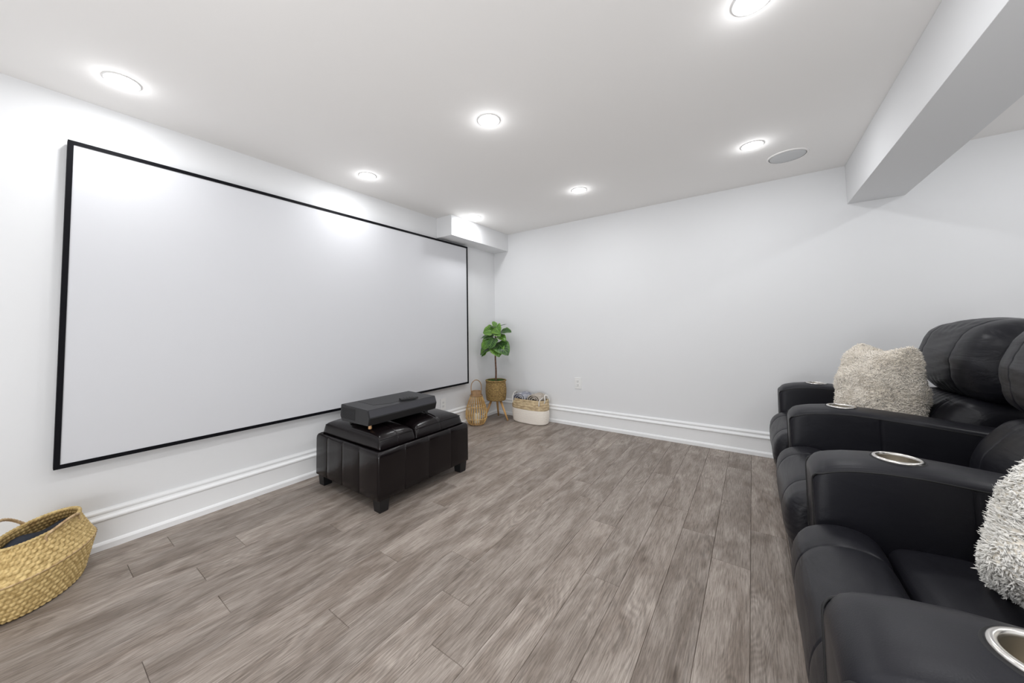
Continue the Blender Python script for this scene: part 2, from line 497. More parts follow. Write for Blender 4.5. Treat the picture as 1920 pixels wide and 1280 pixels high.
def copy_tree(o, parent=None):
    c = o.copy(); COL.objects.link(c)
    if parent is not None: c.parent = parent
    for ch in list(o.children): copy_tree(ch, c)
    return c
first = True
spots = [(LX[i], LY[j], LL[(i, j)]) for i in range(3) for j in range(3)]
spots += [(4.09, -.785, 'ceiling light beyond the beam, nearest the back wall'), (4.09, -2.03, 'ceiling light beyond the beam, second from the back wall'),
          (4.09, -3.285, 'ceiling light beyond the beam, third from the back wall'),
          (1.485, -4.6, 'ceiling light behind the camera, middle of the room'),
          (2.665, -4.6, 'ceiling light behind the camera next to the beam'), (4.09, -4.6, 'ceiling light beyond the beam, farthest from the back wall')]
for x, y, lab in spots:
    t = lamp0 if first else copy_tree(lamp0)
    first = False
    t.location = (x, y, H); t['label'] = lab; t['group'] = 'recessed ceiling lights'

# ceiling speaker
t = thing('ceiling_speaker', 'round pale grey flush speaker in the ceiling beside the beam', 'speaker', (2.86, -.455, H))
lathe('bezel', [(.1015, -.002), (.103, -.006), (.112, -.0055), (.1145, -.003), (.115, 0)], M['ceil'], t, 64)
lathe('gap', [(.0985, -.003), (.1018, -.003)], M['bezel'], t, 64)
lathe('grille', [(.0005, -.0055), (.05, -.0055), (.094, -.0045), (.0985, -.002)], M['grille'], t, 64)

# ------------------------------------------------------------------ projection screen
SY0, SY1, SZ0, SZ1, SD, SF = -3.4208, -.575, .440, 1.967, .055, .0185
t = thing('projection_screen', 'wide white projection screen in a thin black frame on the left wall', 'screen', (0, (SY0 + SY1) / 2, SZ0))
oy, oz = -(SY0 + SY1) / 2, -SZ0
box('screen_surface', SD - .008, SD - .004, SY0 + .01 + oy, SY1 - .01 + oy, SZ0 + .01 + oz, SZ1 - .01 + oz, M['screen'], t)
def rail(pts, nm='frame_rail'):
    # pts: outer A, outer B, inner B, inner A (y,z); extruded in depth, slightly chamfered
    v = []
    for x in (.012, SD):
        v += [(x, p[0] + oy, p[1] + oz) for p in pts]
    f = [(0, 1, 2, 3), (7, 6, 5, 4), (0, 4, 5, 1), (1, 5, 6, 2), (2, 6, 7, 3), (3, 7, 4, 0)]
    o = fix_normals(obj(nm, v, f, M['velvet'], t, smooth=False))
a, b, c, d = SY0, SY1, SZ0, SZ1
g = .0004
rail([(a, c), (b, c), (b - SF, c + SF), (a + SF, c + SF)])
rail([(a, d), (b, d), (b - SF, d - SF), (a + SF, d - SF)])
rail([(a, c + g), (a, d - g), (a + SF, d - SF - g), (a + SF, c + SF + g)])
rail([(b, c + g), (b, d - g), (b - SF, d - SF - g), (b - SF, c + SF + g)])
for yy in (-3.0, -2.0, -1.0):
    for zz in (SZ0 + .03, SZ1 - .03):
        box('wall_bracket', 0, .013, yy - .03 + oy, yy + .03 + oy, zz - .012 + oz, zz + .012 + oz, M['velvet'], t)

# ------------------------------------------------------------------ outlets
def outlet(loc, rz, lab):
    t = thing('wall_outlet', lab, 'outlet', loc, rz, None)
    box('cover_plate', -.0375, .0375, -.006, 0, -.0585, .0585, M['plastic'], t, bevel=.002)
    for s in (-1, 1):
        o = box('socket', -.0165, .0165, -.0085, -.0055, s * .0195 - .014, s * .0195 + .014, M['plastic'], t, bevel=.001)
        for dx in (-.0065, .0065):
            box('slot', dx - .0012, dx + .0012, -.0092, -.0084, s * .0195 - .002, s * .0195 + .008, M['slot'], o)
        lathe('ground_hole', [(.0002, 0), (.0028, 0)], M['slot'], o, 12, loc=(0, -.0089, s * .0195 - .008)).rotation_euler = (math.pi / 2, 0, 0)
outlet((1.093, 0, .4485), 0, 'white double power outlet low on the back wall')
outlet((0, -.925, .268), math.pi / 2, 'white power outlet under the screen, beside the projector')

# ------------------------------------------------------------------ ottoman
def rrect(x0, x1, y0, y1, r, n=6, grooves=None):
    """rounded rectangle loop (ccw) with stitched grooves; grooves: dict side->list of coords."""
    pts = []
    def edge(p, q, side):
        p = np.array(p); q = np.array(q); L = np.linalg.norm(q - p); d = (q - p) / L; nrm = np.array([-d[1], d[0]])
        gs = (grooves or {}).get(side, [])
        base = list(np.linspace(0, 1, 9)[1:-1] * L)
        sl = []
        for gpos in gs:
            c_ = gpos
            for o_, dep in ((-.007, 0), (-.004, .0008), (-.0015, .003), (0, .0045), (.0015, .003), (.004, .0008), (.007, 0)):
                sl.append((c_ + o_, dep))
        ss = [(s, 0) for s in base if all(abs(s - gp) > .012 for gp in gs)] + sl
        ss.sort()
        puff = lambda s: 0
        for s, dep in ss:
            pts.append(tuple(p + d * s + nrm * dep))
    def arc(cx_, cy_, a0):
        for i in range(n + 1):
            a_ = a0 + math.pi / 2 * i / n
            pts.append((cx_ + r * math.cos(a_), cy_ + r * math.sin(a_)))
    edge((x0 + r, y0), (x1 - r, y0), 'S'); arc(x1 - r, y0 + r, -math.pi / 2)
    edge((x1, y0 + r), (x1, y1 - r), 'E'); arc(x1 - r, y1 - r, 0)
    edge((x1 - r, y1), (x0 + r, y1), 'N'); arc(x0 + r, y1 - r, math.pi / 2)
    edge((x0, y1 - r), (x0, y0 + r), 'W'); arc(x0 + r, y0 + r, math.pi)
    return np.array(pts)

OX0, OX1, OY0, OY1 = .165, .878, -2.308, -1.530
ocx, ocy = (OX0 + OX1) / 2, (OY0 + OY1) / 2
ot = thing('storage_ottoman', 'dark brown-black leather storage ottoman with two padded lids', 'ottoman', (ocx, ocy, 0))
hx, hy = (OX1 - OX0) / 2, (OY1 - OY0) / 2
R0 = .016
loop = rrect(-hx, hx, -hy, hy, R0, 6, {'S': [.147 - R0, .332 - R0, .519 - R0], 'N': [.19, .37, .55], 'E': [.19 - R0, .385 - R0, .592 - R0], 'W': [.19, .385, .58]})
def inset(lp, d, hx_, hy_):
    q = lp.copy(); q[:, 0] *= (hx_ - d) / hx_; q[:, 1] *= (hy_ - d) / hy_; return q
secs = []
for d_, z in ((.03, .076), (.004, .075), (0, .079), (0, .12), (0, .22), (0, .315), (.002, .332), (.008, .343), (.016, .347), (.024, .344), (.028, .336), (.032, .325)):
    secs.append([(p[0], p[1], z) for p in inset(loop, d_, hx, hy)])
loft('upholstered_body', secs, M['ottoman'], ot, caps=True)
for sx_ in (-1, 1):
    for sy_ in (-1, 1):
        x_, y_ = sx_ * (hx - .045), sy_ * (hy - .05)
        s_ = []
        for z, k in ((0, .026), (.003, .028), (.078, .034)):
            s_.append([(x_ - k, y_ - k, z), (x_ + k, y_ - k, z), (x_ + k, y_ + k, z), (x_ - k, y_ + k, z)])
        loft('leg', s_, M['wood_black'], ot, smooth=False)
# two lid trays, each a crowned pad
def lid_pad(y0, y1, name):
    x0, x1 = -hx + .034, hx - .034
    n = 44
    us = np.sort(np.concatenate([np.linspace(-1, 1, n), [-.0, .02, -.02, .05, -.05]]))
    def prof(u, p=7): return max(0.0, 1 - abs(u) ** p) ** (1 / 3.2)
    V = []; F = []
    vs = us
    for i, u in enumerate(us):
        for j, v_ in enumerate(vs):
            cu = 1 - .012 * v_ ** 2; cv = 1 - .012 * u ** 2
            x = (x0 + x1) / 2 + (x1 - x0) / 2 * u * cu
            y = (y0 + y1) / 2 + (y1 - y0) / 2 * v_ * cv
            e = min(prof(u, 10), prof(v_, 8))
            crown = .032 * (1 - abs(u) ** 2.4) * (1 - abs(v_) ** 2.8)
            seam = .0045 * math.exp(-(v_ / .018) ** 2)
            z = .352 + .070 * e + crown - seam * e
            V.append((x, y, z))
    m_ = len(vs)
    for i in range(len(us) - 1):
        for j in range(m_ - 1):
            a = i * m_ + j; F.append((a, a + m_, a + m_ + 1, a + 1))
    # skirt and bottom
    ring = [i * m_ for i in range(len(us))] + [(len(us) - 1) * m_ + j for j in range(1, m_)] + [i * m_ + m_ - 1 for i in range(len(us) - 2, -1, -1)] + [j for j in range(m_ - 2, 0, -1)]
    k = len(V)
    for r_ in ring: V.append((V[r_][0], V[r_][1], .340))
    for i in range(len(ring)):
        j = (i + 1) % len(ring); F.append((ring[i], ring[j], k + j, k + i))
    F.append(tuple(range(k + len(ring) - 1, k - 1, -1)))
    o = fix_normals(obj(name, V, F, M['ottoman'], ot))
    # stitched edge piping along the upper border
    yy0, yy1 = y0 + .012, y1 - .012; xx0, xx1 = x0 + .012, x1 - .012
    def top(x, y):
        u = (x - (x0 + x1) / 2) / ((x1 - x0) / 2); v_ = (y - (y0 + y1) / 2) / ((y1 - y0) / 2)
        e = min(prof(u, 10), prof(v_, 8)); return .352 + .070 * e + .032 * (1 - abs(u) ** 2.4) * (1 - abs(v_) ** 2.8)
    path = [(x, yy0, 0) for x in np.linspace(xx0, xx1, 14)] + [(xx1, y, 0) for y in np.linspace(yy0, yy1, 10)[1:]] + [(x, yy1, 0) for x in np.linspace(xx1, xx0, 14)[1:]] + [(xx0, y, 0) for y in np.linspace(yy1, yy0, 10)[1:]]
    path = [(p[0], p[1], top(p[0], p[1]) + .0005) for p in path]
    tube('piping', path, .0016, M['ottoman'], o, n=6, smooth_path=False)
split = -2.005 - ocy
lid_pad(-hy + .034, split - .0015, 'lid_cushion')
lid_pad(split + .0015, hy - .034, 'lid_cushion')

# ------------------------------------------------------------------ projector and remote
pj = thing('projector', 'long angular black projector lying on the ottoman', 'projector', (.60, -2.02, .446), 0)
PY0, PY1 = -2.285 + 2.02, -1.735 + 2.02
zb = .446
end = [(.452, .468), (.434, .500), (.444, .572), (.736, .566), (.754, .520), (.742, .474)]
mid = [(x - .60, z - zb) for x, z in end]
def pe(y, s=1.0, dx=0): return [(.0 + (x) * s + dx, y, z) for x, z in mid]
V = pe(PY0) + pe(PY1); n = 6
F = [tuple(range(n)), tuple(range(2 * n - 1, n - 1, -1))] + [(i, i + n, (i + 1) % n + n, (i + 1) % n) for i in range(n)]
body = fix_normals(obj('housing', V, F, M['proj'], pj, smooth=False))
bm = bmesh.new(); bm.from_mesh(body.data); bmesh.ops.bevel(bm, geom=list(bm.edges), offset=.0025, segments=2, affect='EDGES'); bm.to_mesh(body.data); bm.free()
# front fabric band on the upper slanted face
def quad_panel(name, p, m, parent, th=.0015, ins=.0):
    p = [np.array(q, float) for q in p]
    nrm = np.cross(p[1] - p[0], p[2] - p[0]); nrm /= np.linalg.norm(nrm)
    V = [q - nrm * th for q in p] + [q + nrm * th for q in p]
    F = [(3, 2, 1, 0), (4, 5, 6, 7), (0, 1, 5, 4), (1, 2, 6, 5), (2, 3, 7, 6), (3, 0, 4, 7)]
    return fix_normals(obj(name, V, F, m, parent, smooth=False))
A, B = mid[3], mid[4]
def lerp(p, q, t_): return (p[0] + (q[0] - p[0]) * t_, p[1] + (q[1] - p[1]) * t_)
a1, a2 = lerp(A, B, .07), lerp(A, B, .93)
quad_panel('speaker_cloth', [(a1[0], PY0 + .006, a1[1]), (a1[0], PY1 - .006, a1[1]), (a2[0], PY1 - .006, a2[1]), (a2[0], PY0 + .006, a2[1])], M['projgrey'], pj)
a1, a2 = lerp(mid[4], mid[5], .05), lerp(mid[4], mid[5], .95)
quad_panel('lower_panel', [(a1[0], PY0 + .006, a1[1]), (a1[0], PY1 - .006, a1[1]), (a2[0], PY1 - .006, a2[1]), (a2[0], PY0 + .006, a2[1])], M['projdark'], pj, .001)
# vent slats on the near end
for k in range(9):
    z_ = .040 + k * .0085
    box('vent_slat', -.145, .005, PY0 - .0022, PY0 + .001, z_, z_ + .0032, M['projdark'], pj)
# raised lens window on the top
V = [(x, y, .126 - (x + .156) * .0205 - .0004) for x, y in ((-.13, -.16), (-.13, .20), (.04, .20), (.085, -.06), (.04, -.16))]
V2 = [(x, y, z + .0015) for x, y, z in V]
F = [(4, 3, 2, 1, 0), (5, 6, 7, 8, 9)] + [(i, (i + 1) % 5, (i + 1) % 5 + 5, i + 5) for i in range(5)]
fix_normals(obj('lens_deck', V + V2, F, M['projdark'], pj, smooth=False))
for (x_, y_) in ((.095, PY0 + .045), (.10, PY1 - .05), (-.12, PY0 + .05), (-.12, PY1 - .05)):
    lathe('foot', [(.0004, 0), (.009, 0), (.0105, .003), (.0105, .010), (.008, .03)], M['amber'] if (x_ > 0 and y_ < 0) else M['projdark'], pj, 20, loc=(x_, y_, -.004))
rm = thing('remote_control', 'small black remote control lying on top of the projector', 'remote', (.700, -1.945, .572), math.radians(72))
o = loft('remote_body', [[(x_, y, z) for y, z in ((-.019 * k, .001), (.019 * k, .001), (.021 * k, .006), (.017 * k, .0145), (-.017 * k, .0145), (-.021 * k, .006))] for x_, k in ((-.062, .8), (-.058, .97), (0, 1), (.058, .97), (.062, .8))], M['projdark'], rm, smooth=False)
for k in range(4):
    for s in (-1, 1):
        box('button', -.04 + k * .02, -.03 + k * .02, s * .007 - .004, s * .007 + .004, .014, .0158, M['proj'], rm)

# ------------------------------------------------------------------ recliners
def side_arm(parent, yc, xoff=0.0):
    """padded arm with cup holder; runs in +x from its front."""
    Wd = .094
    tz = [(2.752, .600), (2.78, .622), (2.83, .637), (2.90, .646), (2.98, .648), (3.06, .643), (3.2, .631), (3.35, .615), (3.5, .60), (3.62, .59)]
    X = np.array([a for a, _ in tz]); Z = np.array([b for _, b in tz])
    xs = [2.752, 2.754, 2.758, 2.765, 2.775, 2.79, 2.81, 2.84, 2.87, 2.90, 2.93, 2.95, 2.97, 3.0, 3.03, 3.055, 3.06, 3.065, 3.07, 3.075, 3.12, 3.2, 3.3, 3.4, 3.5, 3.60, 3.615]
    secs = []
    for x in xs:
        e = min(1.0, (x - 2.752) / .035); k = math.sqrt(max(0, 1 - (1 - e) ** 2))
        z1 = float(np.interp(x, X, Z)) - (1 - k) * .022
        w_ = Wd - (1 - k) * .012
        gr = .004 * math.exp(-((x - 3.065) / .004) ** 2)
        L = []
        z0 = .035
        half = []
        # from the bottom centre up one side to the top centre
        for yy, zz in ((.6, 0), (.97, 0), (1, .06), (1.0, .3), (1.015, .6), (1.02, .8), (1.0, .93), (.985, .955)):
            half.append((w_ * yy - gr, z0 + (z1 - z0) * zz))
        for a_ in (15, 35, 55, 75):
            r_ = .020
            half.append((w_ * .985 - r_ + r_ * math.cos(math.radians(a_)) , z1 - .022 - .006 + r_ * math.sin(math.radians(a_)) + .002))
        half.append((w_ * .62, z1 - .001)); half.append((w_ * .3, z1 + .0015)); half.append((0.0, z1 + .002))
        L = [(x + xoff, yc + y, z) for y, z in half] + [(x + xoff, yc - y, z) for y, z in half[::-1][1:]]
        secs.append(L)
    o = loft('armrest', secs, M['leather_side'], None)
    # recess for the cup
    bpy.context.view_layer.update()
    cx_, r_ = 2.952 + xoff, .0435
    cyl = lathe('cut', [(.0001, .54), (r_, .54), (r_, .70), (.0001, .70)], None, None, 40, loc=(cx_, yc, 0))
    fix_normals(cyl)
    md = o.modifiers.new('b', 'BOOLEAN'); md.operation = 'DIFFERENCE'; md.object = cyl; md.solver = 'EXACT'
    dg = bpy.context.evaluated_depsgraph_get(); dg.update()
    me = bpy.data.meshes.new_from_object(o.evaluated_get(dg))
    o.modifiers.clear(); o.data = me; me.name = 'armrest'
    bpy.data.objects.remove(cyl)
    o.parent = parent
    # seams: along both upper edges and down the front
    for s in (-1, 1):
        path = [(x + xoff, yc + s * (Wd - .0035), float(np.interp(x, X, Z)) - .0215) for x in np.linspace(2.775, 3.6, 26)]
        path = [(2.7525 + xoff, yc + s * (Wd - .017), .06), (2.7515 + xoff, yc + s * (Wd - .017), .3), (2.752 + xoff, yc + s * (Wd - .017), .54), (2.756 + xoff, yc + s * (Wd - .012), .585)] + path
        tube('piping', path, .0028, M['seam'], o, n=6, per=3)
        path = [(3.066 + xoff, yc + s * (Wd + dz), z) for z, dz in ((.60, -.001), (.55, .0005), (.4, -.002), (.2, -.0035), (.06, -.004))]
    # cup holder: bright rim ring, brushed wall, bottom
    zt = .6485
    tilt = -.02
    cup = lathe('cup_holder', [(.0425, -.002), (.043, .002), (.0445, .0042), (.048, .0046), (.0515, .0036), (.053, .001), (.0535, -.004)], M['steel'], o, 56, loc=(cx_, yc, zt + .001))
    lathe('cup_wall', [(.0005, -.092), (.038, -.092), (.041, -.088), (.0425, -.002)], M['steel_in'], cup, 56)
    cup2 = lathe('cup_gasket', [(.0535, -.004), (.056, .0005), (.0585, -.003)], M['seam'], cup, 56)
    return o

def cushion(name, prof, y0, y1, parent, m, npts=64, ny=46, edge=.045, power=2.4, seams=(), sd=.005, wrinkle=None, centre=None):
    lp = smooth_closed(prof, npts); c_ = np.array(centre) if centre else lp.mean(axis=0)
    tl = np.roll(lp, -1, 0) - np.roll(lp, 1, 0); tl /= np.linalg.norm(tl, axis=1)[:, None]
    nl = np.stack([tl[:, 1], -tl[:, 0]], 1)
    area = .5 * np.sum(lp[:, 0] * np.roll(lp[:, 1], -1) - np.roll(lp[:, 0], -1) * lp[:, 1])
    if area < 0: nl = -nl
    L = y1 - y0
    t_ = np.linspace(0, 1, ny)
    ends = np.array([0, .03, .1, .2, .35, .55, .8])
    ys = list(y0 + edge * ends) + list(np.linspace(y0 + edge, y1 - edge, ny)) + list(y1 - edge * ends[::-1])
    for s in seams: ys += [s - .004, s - .002, s, s + .002, s + .004, s - .008, s + .008]
    ys = sorted(set(round(y, 5) for y in ys))
    secs = []
    for y in ys:
        d = min(y - y0, y1 - y); e = min(1, d / edge)
        k = 1 - (1 - e) ** power if e < 1 else 1.0
        k = max(k, .0) ** (1 / power)
        shrink = (1 - k) * edge * .95
        g_ = sum(sd * math.exp(-((y - s) / .003) ** 2) + sd * .8 * math.exp(-((y - s) / .02) ** 2) for s in seams)
        row = []
        for i, p in enumerate(lp):
            q = p - nl[i] * (shrink + g_)
            if wrinkle: q = q + nl[i] * wrinkle(p[0], p[1], y, d)
            row.append((q[0], y, q[1]))
        secs.append(row)
    o = loft(name, secs, m, parent)
    return o

def nz(*a):
    """cheap smooth pseudo noise"""
    x, y, z = a
    return (math.sin(x * 31 + 1.3 * math.sin(y * 17 + z * 11)) + math.sin(y * 23 + 1.7 * math.sin(z * 29 + x * 9)) + math.sin(z * 37 + 1.1 * math.sin(x * 21 - y * 13))) / 3

FOOT = [(2.885, .415), (2.880, .440), (2.855, .462), (2.81, .470), (2.765, .462), (2.725, .440), (2.697, .400), (2.686, .345), (2.690, .285), (2.708, .235), (2.745, .205), (2.80, .21), (2.85, .30), (2.878, .38)]
PANEL = [(2.80, .225), (2.745, .222), (2.716, .19), (2.708, .145), (2.716, .09), (2.732, .045), (2.76, .03), (2.80, .035), (2.82, .12)]
SEAT = [(2.895, .30), (2.892, .40), (2.905, .436), (2.94, .450), (3.02, .456), (3.12, .452), (3.22, .448), (3.33, .44), (3.40, .42), (3.41, .36), (3.38, .29), (3.15, .27), (2.95, .27)]
LUMB = [(3.30, .40), (3.275, .46), (3.278, .53), (3.305, .60), (3.345, .66), (3.395, .695), (3.46, .70), (3.54, .69), (3.60, .62), (3.58, .50), (3.50, .40), (3.38, .37)]
HEAD = [(3.44, .68), (3.395, .715), (3.366, .77), (3.356, .84), (3.368, .91), (3.400, .985), (3.445, 1.035), (3.505, 1.060), (3.58, 1.064), (3.65, 1.045), (3.70, .99), (3.70, .88), (3.67, .76), (3.60, .70), (3.52, .675)]
BACK = [(3.62, .15), (3.60, .35), (3.60, .6), (3.66, .85), (3.70, .98), (3.75, 1.00), (3.79, .95), (3.76, .7), (3.70, .4), (3.70, .15)]

def recliner(ya, yb, label, arm_first, xo_last=0.0, last=True):
    """seat between arm centres ya (far) and yb (near)."""
    yc = (ya + yb) / 2
    t = thing('theater_recliner', label, 'recliner', (3.1, yc, 0), 0, 'row of home theatre recliners')
    t0 = bpy.data.objects.new('tmp', None)
    y0, y1 = yb + .094, ya - .094      # seat opening
    h = []
    def wr_foot(x, z, y, d):
        g_ = math.exp(-(d / .055) ** 2)
        low = max(0, min(1, (.44 - z) / .16))
        return .0038 * math.sin(z * 230 + math.sin(y * 30)) * g_ * low + .0022 * nz(x, y, z * .6) - .014 * g_ * low
    h.append(cushion('footrest_pad', FOOT, y0 + .003, y1 - .003, t, M['leather'], seams=(y0 + .15, y1 - .15), edge=.05, wrinkle=wr_foot, sd=.0032))
    h.append(cushion('footrest_panel', PANEL, y0 + .015, y1 - .015, t, M['leather_side'], edge=.03, npts=40, ny=20))
    h.append(cushion('seat_cushion', SEAT, y0 + .002, y1 - .002, t, M['leather'], edge=.05, wrinkle=lambda x, z, y, d: .0022 * nz(x * .7, y * .7, z)))
    def wr_l(x, z, y, d):
        c_ = y - yc
        g_ = math.exp(-((z - .69) / .035) ** 2)
        return .003 * nz(x, y, z) + .004 * math.sin(y * 120 + 2 * math.sin(z * 40)) * g_ * math.exp(-(c_ / .22) ** 2) + .006 * math.sin(c_ * 9 + z * 14) - .014 * (abs(c_) / .31) ** 3
    h.append(cushion('lumbar_cushion', LUMB, y0 + .001, y1 - .001, t, M['leather'], edge=.09, seams=(yc - .15, yc + .15), wrinkle=wr_l, sd=.0026))
    def wr_h(x, z, y, d):
        c_ = y - yc
        low = math.exp(-((z - .70) / .05) ** 2); top = math.exp(-((z - 1.06) / .05) ** 2)
        return .0045 * nz(x * .8, y * .5, z * 1.4) + .0016 * math.sin(z * 150 + 5 * math.sin(y * 7) + x * 20) * math.exp(-(c_ / .2) ** 2) + .0022 * math.sin(y * 110 + 3 * math.sin(z * 23)) * (low + .6 * top) * math.exp(-(c_ / .2) ** 2) - .022 * (abs(c_) / .31) ** 2.5
    h.append(cushion('headrest_cushion', HEAD, y0 - .035, y1 + .035, t, M['leather'], edge=.11, seams=(yc - .17, yc + .17), wrinkle=wr_h, sd=.0026, npts=80, ny=60))
    h.append(cushion('back_shell', BACK, y0 - .03, y1 + .03, t, M['leather_side'], edge=.03, npts=40, ny=20))
    h.append(box('base_frame', 2.86, 3.62, y0 + .004, y1 - .004, .02, .28, M['wood_black'], t, bevel=.005))
    if arm_first: h.append(side_arm(t, ya))
    h.append(side_arm(t, yb, xo_last))
    for o in h:
        o.matrix_parent_inverse = Matrix.Translation((-3.1, -yc, 0))
    bpy.data.objects.remove(t0)
    return t
AR = (-.362, -1.178, -1.988, -2.80)
recliner(AR[0], AR[1], 'far black leather recliner nearest the back wall, with arms on both sides', True)
recliner(AR[1], AR[2], 'middle black leather recliner of the row, with an empty seat', False)
recliner(AR[2], AR[3], 'nearest black leather recliner, its front arm cut off by the photo corner', False, -.055)

# ------------------------------------------------------------------ fleece pillows
def pillow(name, label, loc, rot, size, thick, m, seed, ntuft=36000, tl=.0115):
    rs = np.random.RandomState(seed)
    t = thing(name, label, 'pillow', loc)
    t.rotation_euler = rot
    n = 130
    u = np.linspace(-1, 1, n)
    U, Vv = np.meshgrid(u, u, indexing='ij')
    pull = 1 - .20 * (1 - np.abs(Vv) ** 2.0) * np.abs(U) ** 3
    pull2 = 1 - .20 * (1 - np.abs(U) ** 2.0) * np.abs(Vv) ** 3
    Xp = U * size / 2 * pull; Yp = Vv * size / 2 * pull2
    prof = (np.clip(1 - np.abs(U) ** 2.6, 0, 1) * np.clip(1 - np.abs(Vv) ** 2.6, 0, 1)) ** .42
    ln = .010 * np.sin(U * 5 + 2 * Vv + seed) * prof + .007 * np.sin(Vv * 9 - U * 3) * prof
    ln2 = .0045 * (np.sin(U * 55 + 3 * np.sin(Vv * 31 + seed)) * np.sin(Vv * 60 + 3 * np.sin(U * 27)) + .6 * np.sin(U * 90 + 2 * np.sin(Vv * 70)) * np.sin(Vv * 84 + 2 * np.sin(U * 60))) * np.minimum(1, prof * 2)
    sag = (Vv - 0) * -.12 * prof            # fuller at the bottom
    Zp = prof * thick / 2 * (1 + sag * 1.6) + ln + ln2
    Zm = -prof * thick / 2 * (1 + sag * 1.6) + ln - ln2
    top = np.stack([Xp, Yp, Zp], -1); bot = np.stack([Xp, Yp, Zm], -1)
    V = np.concatenate([top.reshape(-1, 3), bot.reshape(-1, 3)])
    F = []
    for i in range(n - 1):
        for j in range(n - 1):
            a = i * n + j
            F.append((a, a + n, a + n + 1, a + 1)); b = a + n * n
            F.append((b, b + 1, b + n + 1, b + n))
    o = obj('cover', V, F, M['fleece_in'], t)
    bm = bmesh.new(); bm.from_mesh(o.data); bmesh.ops.remove_doubles(bm, verts=bm.verts, dist=1e-5); bm.to_mesh(o.data); bm.free()
    # fleece curls: short bent tapering tufts over the cover, one object nobody could count
    V = np.asarray(V); F4 = np.array(F)
    A = V[F4[:, 0]]; B = V[F4[:, 1]]; C_ = V[F4[:, 2]]; D = V[F4[:, 3]]
    nrm = np.cross(C_ - A, D - B); ar = np.linalg.norm(nrm, axis=1); ok = ar > 1e-9
    nrm[ok] /= ar[ok][:, None]
    pick = rs.choice(len(F4), ntuft, p=ar / ar.sum())
    s, q = rs.rand(ntuft, 1), rs.rand(ntuft, 1)
    P = (A[pick] * (1 - s) + B[pick] * s) * (1 - q) + (D[pick] * (1 - s) + C_[pick] * s) * q
    N = nrm[pick]
    # flow field gives wavy clumps
    k1 = 38.0
    fl_ = np.stack([np.sin(P[:, 1] * k1 + 2 * np.sin(P[:, 0] * k1 * .7 + seed)), np.cos(P[:, 0] * k1 * .9 + 2 * np.sin(P[:, 1] * k1 * .6)), np.sin(P[:, 2] * k1 + P[:, 0] * 30)], 1)
    cl = np.sin(P[:, 0] * 210 + 3 * np.sin(P[:, 1] * 120)) * np.sin(P[:, 1] * 190 + 3 * np.sin(P[:, 0] * 140) + P[:, 2] * 150)
    d = N * .8 + fl_ * .55 + rs.randn(ntuft, 3) * .42; d /= np.linalg.norm(d, axis=1)[:, None]
    d2 = N * .35 + fl_ * .8 + rs.randn(ntuft, 3) * .7 + np.array([0, -.25, 0]); d2 /= np.linalg.norm(d2, axis=1)[:, None]
    lnf = tl * (.75 + .35 * cl + .35 * rs.rand(ntuft))[:, None]
    a_ = np.cross(d, rs.randn(ntuft, 3)); a_ /= np.linalg.norm(a_, axis=1)[:, None]; b_ = np.cross(d, a_)
    w_ = .0023
    VV = []
    for lev, ww in ((0, 1.0), (1, .85), (2, .08)):
        c0 = P - N * .001 if lev == 0 else (P + d * lnf * .55 if lev == 1 else P + d * lnf * .55 + d2 * lnf * .55)
        for th in (0, 2.094, 4.189):
            VV.append(c0 + (a_ * math.cos(th) + b_ * math.sin(th)) * w_ * ww)
    VV = np.stack(VV, 1).reshape(-1, 3)
    base = (np.arange(ntuft) * 9)[:, None]
    quads = []
    for lev in (0, 1):
        for k in range(3):
            k2 = (k + 1) % 3
            quads.append(base + np.array([[lev * 3 + k, lev * 3 + k2, lev * 3 + 3 + k2, lev * 3 + 3 + k]]))
    Q = np.stack(quads, 1).reshape(-1, 4)
    me = bpy.data.meshes.new('fleece')
    me.vertices.add(len(VV)); me.vertices.foreach_set('co', VV.astype(np.float32).ravel())
    me.loops.add(Q.size); me.loops.foreach_set('vertex_index', Q.astype(np.int32).ravel())
    me.polygons.add(len(Q)); me.polygons.foreach_set('loop_start', np.arange(0, Q.size, 4, dtype=np.int32))
    try: me.polygons.foreach_set('loop_total', np.full(len(Q), 4, dtype=np.int32))
    except Exception: pass
    me.update(); me.validate()
    me.polygons.foreach_set('use_smooth', [True] * len(me.polygons))
    me.materials.append(m)
    fo = bpy.data.objects.new('fleece', me); COL.objects.link(fo); fo.parent = t
    fo['kind'] = 'stuff'
    return t

def pillow_rot(edge_deg, lean_deg):
    # local x = horizontal edge direction, local y = up, local z = face normal
    e = math.radians(edge_deg); ex = Vector((math.cos(e), math.sin(e), 0)); ez = Vector((-ex.y, ex.x, 0)) * -1
    l = math.radians(lean_deg)
    upv = Vector((0, 0, 1)) * math.cos(l) - ez * math.sin(l)
    nz_ = ex.cross(upv)
    return Matrix((ex, upv, nz_)).transposed().to_euler()
pillow('fleece_pillow', 'cream fleece pillow standing on the far recliner', (3.158, -.79, .698), pillow_rot(-79, 8), .47, .27, M['fleece'], 3)['group'] = 'fleece pillows on the recliners'
pillow('fleece_pillow', 'cream fleece pillow on the nearest recliner, cut off by the right photo edge', (3.212, -2.395, .655), pillow_rot(-72, 22), .50, .30, M['fleece2'], 5)['group'] = 'fleece pillows on the recliners'

